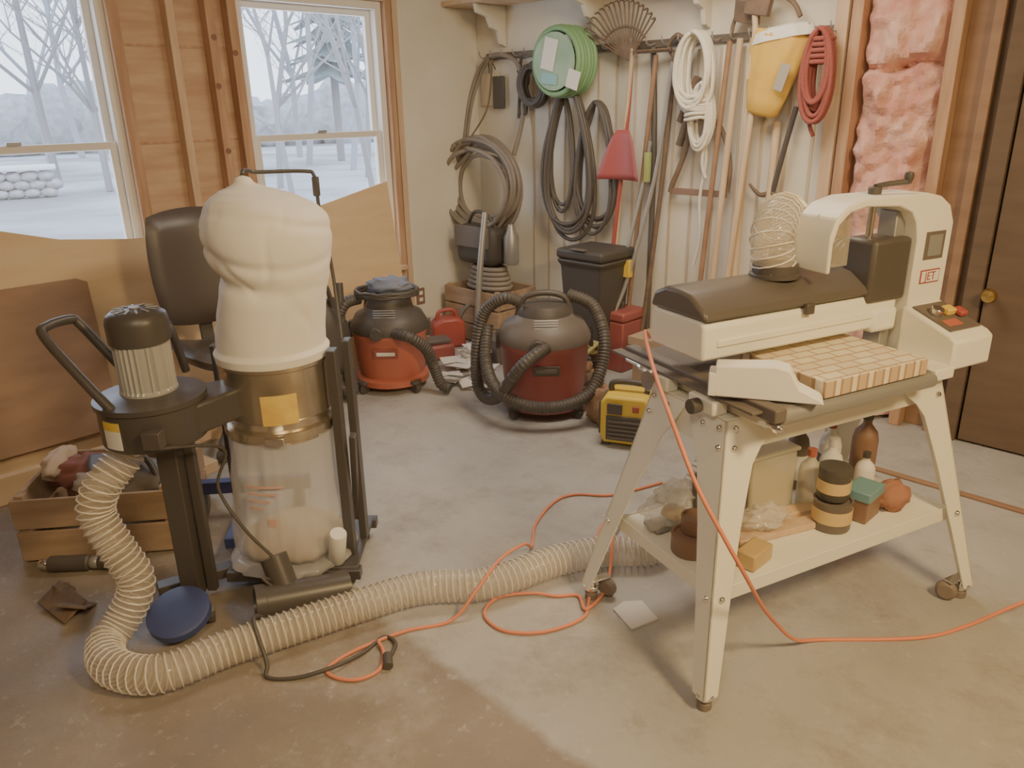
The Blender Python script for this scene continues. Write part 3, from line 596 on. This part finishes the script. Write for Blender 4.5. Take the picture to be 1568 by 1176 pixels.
# corner clutter
g=G('gas_can',(-.42,4.95,0),WORLD,.3)
prism('tank',[(-.11,0),(.11,0),(.11,.17),(.06,.20),(-.05,.20),(-.11,.16)],-.07,.07,'y',RED,g,.02);sweep('grip',[(-.07,0,.17),(-.05,0,.235),(.04,0,.24),(.07,0,.18)],.014,RED,g);sweep('spout',[(.08,0,.18),(.12,0,.24),(.16,0,.27)],.014,DGREY,g)
bottle('yellow_detergent_bottle',-.19,4.72,.045,.21,YEL,LBL,z=0,fr=WORLD)
PP=mat('printed_paper',(.48,.45,.41),.9,c2=(.70,.66,.60),scale=30)
g=G('newspaper_pile',(-.26,4.38,0))
for i in range(18):
    a=random.uniform(0,3);w_=random.uniform(.04,.09);x=random.uniform(-.12,.12);y=random.uniform(-.30,.28)
    prism(f'sheet_{i}',[(-w_,-w_*.7),(w_,-w_*.6),(w_*.9,w_*.7),(-w_*.8,w_*.8)],0,.004,'z',PAPER if i%2 else PP,g,0,(x,y,.008+i*.005),(random.uniform(-.2,.2),random.uniform(-.2,.2),a))
blob('crumpled_sheet',.07,.06,.05,(.03,.12,.10),PAPER,g,.3,4)
g=G('red_plastic_tray',(-.50,4.68,0),WORLD,.4);bx('tray',-.13,.13,-.08,.08,0,.10,DRED,g,.02);bx('inner',-.11,.11,-.06,.06,.10,.13,DGREY,g,.01)
g=G('dark_tote_bag',(-1.03,4.02,0),WORLD,.3);blob('body',.15,.12,.29,(0,0,.28),BLACK,g,.15,2.5,3);sweep('strap',[(-.08,0,.5),(-.04,-.03,.63),(.05,-.02,.63),(.08,0,.5)],.012,BLACK,g)
g=G('dark_cable_box',(-.05,4.62,0),WORLD,.6);bx('body',-.10,.10,-.08,.08,0,.16,DGREY,g,.01);sweep('lead',[(.0,0,.16),(.05,-.04,.2),(.10,-.10,.12),(.08,-.14,.01)],.008,BLACK,g)
g=G('battery_charger',(.54,3.34,0),WORLD,-.35)
prism('case',[(-.10,.02),(.10,.02),(.115,.06),(.115,.22),(.09,.25),(-.09,.25),(-.115,.22),(-.115,.06)],-.09,.09,'y',YEL,g,.012)
bx('front',-.085,.085,-.10,-.09,.04,.16,BLACK,g,.004);bx('screen',-.08,-.01,-.105,-.098,.17,.22,BLACK,g,.004)
for i in range(5):bx(f'grille_{i}',-.075,.075,-.106,-.10,.05+i*.02,.058+i*.02,DGREY,g,.001)
sweep('handle',[(-.08,0,.24),(-.07,0,.29),(.07,0,.29),(.08,0,.24)],.014,BLACK,g)
for s in(-1,1): bx(f'foot_{s}',s*.09-.02,s*.09+.02,-.07,.07,0,.022,BLACK,g);
box('dial',(.03,.01,.03),(.05,-.096,.2),RED,g);box('black_side',(.01,.16,.16),(-.118,0,.14),BLACK,g)
g=G('dark_toolbag',(.44,3.56,0),WORLD,.2);blob('body',.08,.08,.10,(0,0,.10),WOODD,g,.2,3)
g=G('black_trash_bin',(.50,4.48,0),WORLD,-pi/4)
n=lambda a,b:[(-a,-b),(a,-b),(a,b),(-a,b)]
vs=[];
for z,a,b in((0,.11,.11),(.62,.15,.14),(.64,.165,.155),(.66,.165,.155)):
    vs+=[(x,y,z) for x,y in n(a,b)]
fs=[(0,1,2,3)[::-1],(12,13,14,15)]+[(4*k+i,4*k+(i+1)%4,4*k+4+(i+1)%4,4*k+4+i) for k in range(3) for i in range(4)]
BK2=mat('matte_black',(.04,.034,.028),.6)
bev(mk('body',vs,fs,BK2,g,True,ang=.4),.012);bx('lid',-.17,.17,-.16,.16,.661,.72,BK2,g,.03);bx('lid_handle',-.05,.05,-.17,-.14,.72,.73,DGREY,g)
g=slat_crate('wooden_crate',(.36,-.27,0),0,.52,.34,.36,3,FT)
for k in range(5): sweep(f'hose_loop_{k}',[((.17-.01*k)*math.cos(t*pi/4),(.11-.008*k)*math.sin(t*pi/4),.36+.03*k) for t in range(8)],.016,HOSEG,g,8,5,True)
bx('black_tool_bag',-.24,.12,-.09,.10,.50,.76,BK2,g,.05);bx('bag_flap',-.22,.10,-.11,-.09,.62,.76,DGREY,g,.01);sweep('bag_strap',[(-.2,0,.74),(-.1,-.03,.84),(.02,-.03,.83),(.08,0,.74)],.012,BLACK,g)
lathe('grey_flask',[(.04,0),(.05,.02),(.05,.18),(.03,.22),(.02,.26)],GREY,g,(.19,.02,.52));
g=G('red_toolbox',(1.36,-.20,0),FT);bx('box',-.15,.15,-.11,.11,0,.30,DRED,g,.01);bx('lid',-.155,.155,-.115,.115,.301,.36,DRED,g,.015);sweep('grip',[(-.06,0,.36),(-.05,0,.40),(.05,0,.40),(.06,0,.36)],.01,BLACK,g)
g=G('cardboard_box',(1.85,-.30,0),FT);bx('box',-.18,.18,-.13,.13,0,.30,mat('cardboard',(.36,.25,.15),.9),g);bx('flap',-.18,.18,-.18,-.13,.25,.3,MATS['cardboard'],g)
g=G('steel_pipe',(0,0,0),FT);sweep('pipe',[(.48,-.52,.01),(.47,-.46,.5),(.45,-.38,.86)],.02,GREY,g,12,4)
g=G('scrap_chain_pile',(.36,4.02,0))
for i in range(14): blob(f'lump_{i}',.05+.02*random.random(),.045,.04,(random.uniform(-.04,.14),random.uniform(-.12,.14),.04+.055*(i%4)),[RUST,WOODD,HOSEG][i%3],g,.25,2,i,14,8)
sweep('chain',[(.05+.08*math.cos(t),.05*math.sin(t*1.3),.24+.03*math.sin(t*2)) for t in range(12)],.012,mat('olive_strap',(.30,.28,.10),.8),g)
# ------------------------------------------------------------------ wall tools
def coil(g,nm,cx,cz,rx,rz,n,r,m,off=.06,jit=.1,pinch=0,dep=.03,seed=1):
    rnd=random.Random(seed);pts=[]
    for k in range(n):
        a,b=rx*(1-jit*rnd.random()),rz*(1-jit*rnd.random());ox,oz=rnd.uniform(-.02,.02)*rx*3,rnd.uniform(-.1,.1)*rx*.5
        if pinch: oz=0
        y=-off-dep*rnd.random()
        for t in range(12):
            an=2*pi*t/12;pf=1-pinch*(math.cos(an)+1)/2
            top=(math.cos(an)+1)/2
            zz=cz+b*math.cos(an) if not pinch else cz+rz-(rz+b)*(1-math.cos(an))/2
            pts.append((cx+(a*math.sin(an)*pf)+ox*(1-top*(1 if pinch else 0)),y+rnd.uniform(-.004,.004),zz+oz))
    sweep(nm,pts,r,m,g,7,4)
g=G('garden_hose_coil',(0,0,0),FT)
coil(g,'loops_a',.24,1.02,.38,.33,9,.014,HOSEG,.20,.25,0,.08,3);coil(g,'loops_b',.24,.99,.36,.33,9,.014,HOSEG,.18,.40,0,.12,8)
sweep('hanging_end_l',[(-.0+.03,-.17,1.2),(.02,-.10,1.5),(.06,-.04,1.7),(.2,-.06,1.80),(.36,-.05,1.79),(.46,-.05,1.7),(.48,-.05,1.45),(.48,-.14,1.2)],.014,HOSEG,g)
sweep('hanging_end_b',[(.05,-.17,1.2),(.05,-.10,1.5),(.10,-.05,1.70),(.2,-.07,1.78)],.010,HOSEG,g)
sweep('tie',[(.22,-.06,1.80),(.23,-.12,1.5),(.24,-.28,1.32)],.006,RUST,g)
g=G('hanging_square_case',(.17,-.012,1.60),FT);bx('card',-.10,.06,-.012,0,-.10,.10,mat('tan_card',(.60,.52,.38),.8),g);bx('case',.03,.13,-.035,-.013,-.12,.08,BLACK,g,.006)
sweep('loop',[(-.02,-.01,.1),(.0,-.03,.2),(.05,-.02,.12)],.004,BLACK,g)
g=G('black_cable_coil',(0,0,0),FT);coil(g,'loops',.60,1.62,.125,.13,11,.012,HOSEB,.05,.35,0,.06,4)
g=G('hand_clamp',(0,0,0),FT);sweep('bar',[(.44,-.02,1.80),(.44,-.05,1.42)],.01,BLACK,g,8,4);sweep('jaw',[(.44,-.05,1.45),(.50,-.05,1.45),(.51,-.05,1.5)],.012,BLACK,g);sweep('jaw_b',[(.44,-.05,1.7),(.52,-.05,1.7),(.52,-.05,1.62)],.012,BLACK,g)
g=G('hose_coil_black',(0,0,0),FT)
coil(g,'loops_a',.92,1.14,.27,.48,6,.013,HOSEB,.09,.30,.62,.05,5);coil(g,'loops_b',1.10,1.13,.20,.38,5,.012,HOSEB,.05,.25,.5,.05,9);coil(g,'loops_c',.84,1.22,.13,.36,4,.011,HOSEB,.08,.2,.5,.04,12)
g=G('green_hose_pack',(.93,-.19,1.73),FT)
for k in range(6): 
    sweep(f'ring_{k}',[((.17-.004*(k%2))*math.sin(t*pi/8),.09-.028*k,(.18-.004*(k%2))*math.cos(t*pi/8)) for t in range(16)],.017,GREEN,g,8,3,True)
lathe('card_disc',[(.001,0),(.155,0),(.155,.004),(.001,.004)],mat('green_card',(.22,.38,.24),.6,c2=(.36,.50,.36),scale=6),g,(0,-.07,0),(pi/2,0,0),36)
box('label',(.10,.004,.17),(-.03,-.078,.04),LBL,g,(0,.25,0),.001);box('label_b',(.09,.004,.10),(.15,-.08,-.10),LBL,g,(0,.3,0),.001);box('label_c',(.12,.004,.06),(-.03,-.079,-.09),mat('teal_label',(.25,.48,.5),.6),g,(0,.1,0),.001)
def tool(name): return G(name,(0,0,0),FT)
g=tool('leaf_rake');sweep('handle',[(1.36,-.10,1.78),(1.30,-.09,1.1),(1.26,-.10,.12)],.012,WOODP,g)
for i in range(17):
    a=(i/16-.5)*2.0-.1;L=.27;x=1.30+L*math.sin(a);z=1.74+L*math.cos(a)
    sweep(f'tine_{i}',[(1.34,-.10,1.72),(1.33+.5*(x-1.33),-.11,1.72+.5*(z-1.72)),(x,-.12,z),(x+.01*math.sin(a),-.16,z+.0)],.005,RUST,g,6,4)
sweep('brace',[(1.33+.17*math.sin((i/6-.5)*1.9)-.02,-.115,1.74+.15*math.cos((i/6-.5)*1.9)) for i in range(7)],.007,RUST,g)
g=tool('bow_rake');sweep('handle',[(1.50,-.08,1.74),(1.44,-.09,1.0),(1.40,-.15,.05)],.013,WOODD,g);bx('bar',1.38,1.60,-.10,-.08,1.75,1.77,RUST,g)
for i in range(12): box(f'tooth_{i}',(.006,.05,.006),(1.385+i*.019,-.12,1.76),RUST,g)
g=tool('snow_shovel');sweep('handle',[(1.34,-.08,1.76),(1.33,-.09,1.4),(1.26,-.14,.42)],.012,RED,g)
vs=[];fs=[]
for j in range(9):
    for i in range(9):
        q=(j/8)**.7;x=(i/8-.5)*(.08+.22*q);z=1.36-j*.034;vs.append((1.335+x,-.13-.05*(abs(i-4)/4)**2*q,z))
for j in range(8):
    for i in range(8):k=j*9+i;fs.append((k,k+1,k+10,k+9))
o=mk('blade',vs,fs,mat('shovel_red',(.34,.07,.07),.5),g);sd=o.modifiers.new('s','SOLIDIFY');sd.thickness=.006
sweep('d_grip',[(1.22,-.15,.42),(1.21,-.16,.33),(1.26,-.16,.26),(1.31,-.16,.33),(1.30,-.15,.42)],.014,RED,g,8,6,True)
g=tool('string_trimmer');sweep('shaft',[(1.62,-.10,1.70),(1.55,-.12,1.1),(1.44,-.22,.48),(1.36,-.38,.12)],.012,GREY,g);sweep('shaft_b',[(1.50,-.10,1.30),(1.46,-.12,1.0),(1.38,-.25,.35)],.011,GREY,g);cyl('guard',.09,.03,(1.33,-.42,.10),BLACK,g);box('mid_grip',(.04,.04,.10),(1.45,-.2,.60),YEL,g);box('lime_sleeve',(.03,.03,.16),(1.49,-.105,1.16),mat('lime_green',(.35,.42,.14),.5),g)
g=tool('iron_bar');sweep('shaft',[(1.60,-.05,1.76),(1.56,-.07,1.0),(1.50,-.14,.04)],.014,RUST,g);sweep('hook',[(1.60,-.05,1.72),(1.57,-.07,1.78),(1.62,-.07,1.83),(1.67,-.07,1.8)],.012,RUST,g)
g=tool('long_pry_bar');sweep('shaft',[(1.46,-.05,1.78),(1.50,-.06,1.2),(1.53,-.10,.05)],.016,HOSEB,g,8,4)
g=tool('blue_spray_nozzle');blob('ball',.045,.045,.05,(1.66,-.07,1.69),mat('blue_grey_plastic',(.14,.2,.3),.5),g,.05);sweep('hook',[(1.66,-.02,1.78),(1.66,-.06,1.77),(1.66,-.07,1.72)],.005,GREY,g)
g=tool('hedge_shears');sweep('blade_a',[(1.60,-.06,1.62),(1.72,-.07,1.45)],.022,RUST,g,8,3);sweep('blade_b',[(1.76,-.07,1.62),(1.66,-.06,1.40)],.022,RUST,g,8,3);sweep('grip_a',[(1.72,-.07,1.45),(1.66,-.06,1.28)],.020,RUST,g,8,3)
g=tool('bow_saw');sweep('bow',[(1.72,-.06,1.42),(1.70,-.06,1.25),(1.63,-.06,1.07),(1.62,-.06,1.03)],.015,RUST,g);sweep('bow_b',[(1.72,-.06,1.42),(1.88,-.06,1.40),(1.97,-.06,1.22),(1.97,-.06,1.05)],.013,RUST,g)
bx('blade',1.62,1.97,-.065,-.06,1.02,1.055,mat('blade_rust',(.2,.115,.08),.6),g,.001)
g=tool('white_rope_hank');coil(g,'loops',1.78,1.63,.12,.20,14,.011,ROPEW,.09,.5,.2,.09,6);coil(g,'loops_low',1.82,1.42,.08,.17,10,.010,ROPEW,.09,.45,.3,.07,7)
for k in range(7): sweep(f'wrap_{k}',[(1.80+.06*math.cos(t*pi/4),-.13+.045*math.sin(t*pi/4),1.42+k*.018+.008*math.sin(t+k)) for t in range(8)],.009,ROPEW,g,8,3,True)
sweep('tail',[(1.84,-.10,1.35),(1.85,-.09,1.2),(1.82,-.08,1.0),(1.83,-.07,.8),(1.80,-.07,.64)],.009,ROPEW,g);sweep('tail_b',[(1.86,-.12,1.35),(1.84,-.11,1.2),(1.86,-.10,1.12)],.009,ROPEW,g)
for nm,a,b,r,m in[('wooden_pole',(1.98,-.06,1.79),(1.93,-.12,.02),.017,WOODP),('wooden_pole',(2.05,-.05,1.79),(2.08,-.12,.02),.022,WOODP),('wooden_pole',(2.11,-.08,1.78),(2.03,-.17,.02),.016,WOODP),('wooden_pole',(2.20,-.03,1.40),(2.24,-.12,.02),.02,WOODP),('garden_hoe',(1.93,-.07,1.78),(1.86,-.14,.02),.014,WOODD)]:
    g=tool(nm);sweep('shaft',[a,((a[0]+b[0])/2,(a[1]+b[1])/2-.005,.9),b],r,m,g,10,4)
    if nm=='garden_hoe':sweep('neck',[a,(a[0]+.02,a[1],a[2]+.1),(a[0]+.08,a[1]-.02,a[2]+.14)],.01,RUST,g);box('blade',(.14,.01,.10),(a[0]+.10,a[1]-.03,a[2]+.12),RUST,g,(.3,.2,0))
g=tool('sledge_axe_head');sweep('handle',[(2.07,-.12,1.93),(2.09,-.12,1.80),(2.07,-.12,1.60)],.014,WOODP,g);prism('head',[(-.04,-.03),(.08,-.05),(.10,.05),(-.04,.03)],-.02,.02,'y',RUST,g,.005,(2.07,-.12,1.92))
g=tool('hook_arm');sweep('arm',[(2.0,-.05,1.98),(2.1,-.08,2.0),(2.25,-.1,1.93),(2.30,-.1,1.86)],.012,RUST,g)
g=tool('yellow_dry_bag')
def yb(v,a,r,z):
    k=1+.18*noise.noise(Vector((math.cos(a)*2,math.sin(a)*2,z*8)));return Vector((v.x*k,v.y*.45*k,z))
lathe('bag',[(.02,-.36),(.06,-.355),(.085,-.34),(.10,-.28),(.115,-.22),(.125,-.16),(.135,-.08),(.145,0),(.13,.02),(.01,.025)],TARP,g,(2.22,-.10,1.78),(0,.22,0),36,yb,ang=1.5)
lathe('top_flap',[(.147,0),(.155,.0),(.14,.045),(.10,.06),(.01,.065)],LBL,g,(2.22,-.10,1.765),(0,-.12,0),32,yb,ang=1.5)
box('grey_patch',(.05,.004,.12),(2.27,-.168,1.60),mat('grey_strap',(.35,.32,.27),.8),g,(0,.3,0),.001)
g=tool('pickaxe');sweep('handle',[(2.31,-.07,1.47),(2.27,-.07,1.28),(2.23,-.07,1.07)],.014,BLACK,g,8,4);sweep('head',[(2.10,-.07,1.10),(2.16,-.07,1.05),(2.23,-.07,1.06),(2.27,-.07,1.03)],lambda d,t:.016*(1-abs(t-.6)),RUST,g)
g=tool('red_rope_hank');coil(g,'loops',2.43,1.60,.08,.20,14,.011,ROPER,.10,.5,.2,.07,11)
for k in range(5): sweep(f'wrap_{k}',[(2.43+.05*math.cos(t*pi/4),-.13+.04*math.sin(t*pi/4),1.66+k*.024) for t in range(8)],.011,ROPER,g,8,3,True)
sweep('tail',[(2.42,-.12,1.5),(2.40,-.11,1.4),(2.43,-.12,1.34)],.010,ROPER,g)
# ------------------------------------------------------------------ outdoors
SN=mat('snowy_ground',(.46,.48,.52),.9,c2=(.28,.27,.26),scale=.25,lo=.42,hi=.60)
g=G('outdoor_ground',(-20,34,-.45),WORLD,pi/4);bx('ground',-60,60,-25.5,60,-.1,0,SN,g,0)
def tree(name,x,y,h,seed,m):
    rnd=random.Random(seed);g=G(name,(x,y,-.45));vs=[];fs=[]
    def br(p,d,L,r,lv):
        pts=[p];q=p;dd=d
        for k in range(4):
            dd=(dd+Vector((rnd.uniform(-.2,.2),rnd.uniform(-.2,.2),rnd.uniform(-.04,.14)))).normalized();q=q+dd*L/4;pts.append(q)
        v,f=sweepdata(pts,lambda d_,t:r*(1-.65*t),4,False,len(vs));vs.extend(v);fs.extend(f)
        if lv<4:
            for k in range(7 if lv==0 else 4):
                t=rnd.randint(1,4);b=pts[t];a=rnd.uniform(0,2*pi)
                nd=(dd*.7+Vector((math.cos(a),math.sin(a),rnd.uniform(.0,.6)))*.9).normalized();br(b,nd,L*rnd.uniform(.42,.65),r*.48,lv+1)
    br(Vector((0,0,0)),Vector((0,0,1)),h,h*.012,0)
    mk('branches',vs,fs,m,g,True)
TB=mat('bark',(.24,.23,.23),.9);TF=mat('hazed_bark',(.34,.35,.38),.9)  # second bark is a paler copy, distance haze painted into its colour
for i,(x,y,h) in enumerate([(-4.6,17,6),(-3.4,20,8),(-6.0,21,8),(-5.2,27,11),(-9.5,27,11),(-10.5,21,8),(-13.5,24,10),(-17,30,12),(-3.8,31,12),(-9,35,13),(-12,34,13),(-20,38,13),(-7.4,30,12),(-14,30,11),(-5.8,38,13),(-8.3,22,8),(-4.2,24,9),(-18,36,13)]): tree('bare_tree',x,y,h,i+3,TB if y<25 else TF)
g=G('evergreen_tree',(-6.6,32,-.45));EV=mat('evergreen_needles',(.22,.28,.28),.9,c2=(.30,.36,.37),scale=4)
cyl('trunk',.15,11,(0,0,5.5),TB,g)
for i in range(16):
    z=3.0+i*.65;r=1.7*(1-i/17)
    def evf(v,a,rr,zz,i=i): k=1+.3*math.sin(a*9+i)+.35*noise.noise(Vector((a*3,i,0)));return Vector((v.x*k,v.y*k,v.z-.15*math.sin(a*9+i)*(rr>.3)))
    lathe(f'tier_{i}',[(r,0),(r*.5,.3),(r*.15,.7),(.02,.9)],EV,g,(0,0,z),None,48,evf)
g=G('hedge_line',(-20,44,-.45),WORLD,.5)
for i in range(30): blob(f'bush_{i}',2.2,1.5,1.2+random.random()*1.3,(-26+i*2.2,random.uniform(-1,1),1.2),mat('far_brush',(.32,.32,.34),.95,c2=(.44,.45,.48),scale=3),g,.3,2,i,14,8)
g=G('stone_wall',(-13.2,19.0,-.45),WORLD,.5);STN=mat('field_stone',(.30,.28,.27),.9,c2=(.48,.46,.45),scale=3)
for k in range(3):
    for i in range(12): blob(f'stone_{k}_{i}',.22,.25,.13,(-1.8+i*.34+(k%2)*.15,0,.12+k*.2),STN,g,.15,2,i+k*9,12,8)
bx('snow_cap',-2.1,2.2,-.3,.3,.66,.78,mat('snow',(.85,.87,.9),.9),g,.05)
g=G('neighbour_shed',(-25,46,-.45),WORLD,.4);bx('walls',-2,2,-1.5,1.5,0,2.2,LBL,g);prism('roof',[(-2.3,2.2),(2.3,2.2),(0,3.4)],-1.7,1.7,'y',mat('snow',(.85,.87,.9)),g);bx('shed_window',-.5,.5,-1.52,-1.5,.9,1.7,DGREY,g)
# ------------------------------------------------------------------ lights
def area(name,loc,tgt,size,power,c):
    l=D.lights.new(name,'AREA');l.shape='RECTANGLE';l.size=size[0];l.size_y=size[1];l.energy=power;l.color=c
    o=D.objects.new(name,l);COL.objects.link(o);o.location=loc;o.rotation_euler=(Vector(tgt)-Vector(loc)).to_track_quat('-Z','Y').to_euler();return o
area('ceiling_light_a',(1.6,.3,2.4),(1.3,1.2,0),(.5,.5),56,(1,.69,.30))
area('ceiling_light_b',(-.2,.2,2.4),(-.8,2.2,.3),(.6,.6),17,(1,.78,.50))
area('ceiling_light_c',(.6,3.2,2.4),(.5,3.4,0),(.8,.8),20,(1,.83,.62))
W=D.worlds.new('overcast_sky');bpy.context.scene.world=W;W.use_nodes=True;nt=W.node_tree;bg=nt.nodes['Background']
tc=nt.nodes.new('ShaderNodeTexCoord');sp=nt.nodes.new('ShaderNodeSeparateXYZ');nt.links.new(tc.outputs['Generated'],sp.inputs[0])
r=nt.nodes.new('ShaderNodeValToRGB');r.color_ramp.elements[0].position=.48;r.color_ramp.elements[0].color=(.74,.84,1,1);r.color_ramp.elements[1].position=.9;r.color_ramp.elements[1].color=(.56,.72,1,1)
nt.links.new(sp.outputs[2],r.inputs[0]);nt.links.new(r.outputs[0],bg.inputs[0]);bg.inputs[1].default_value=2.8
# ------------------------------------------------------------------ camera
f=1185.;th=math.radians(19.8);ro=math.radians(1.1)
F=Vector((0,math.cos(th),-math.sin(th)));U0=Vector((0,math.sin(th),math.cos(th)));R0=Vector((1,0,0))
R=R0*math.cos(ro)-U0*math.sin(ro);U=U0*math.cos(ro)+R0*math.sin(ro)
cd=D.cameras.new('camera');cd.sensor_width=36;cd.lens=f/1568*36;cd.clip_start=.05;cd.clip_end=300
co=D.objects.new('camera',cd);COL.objects.link(co)
m=Matrix((R,U,-F)).transposed().to_4x4();m.translation=Vector((0,0,1.5));co.matrix_world=m
bpy.context.scene.camera=co
vs_=bpy.context.scene.view_settings
vs_.view_transform='AgX'
for l in ('AgX - Low Contrast','AgX - Medium Low Contrast','AgX - Base Contrast'):
    try: vs_.look=l;break
    except Exception: pass
vs_.exposure=1.3
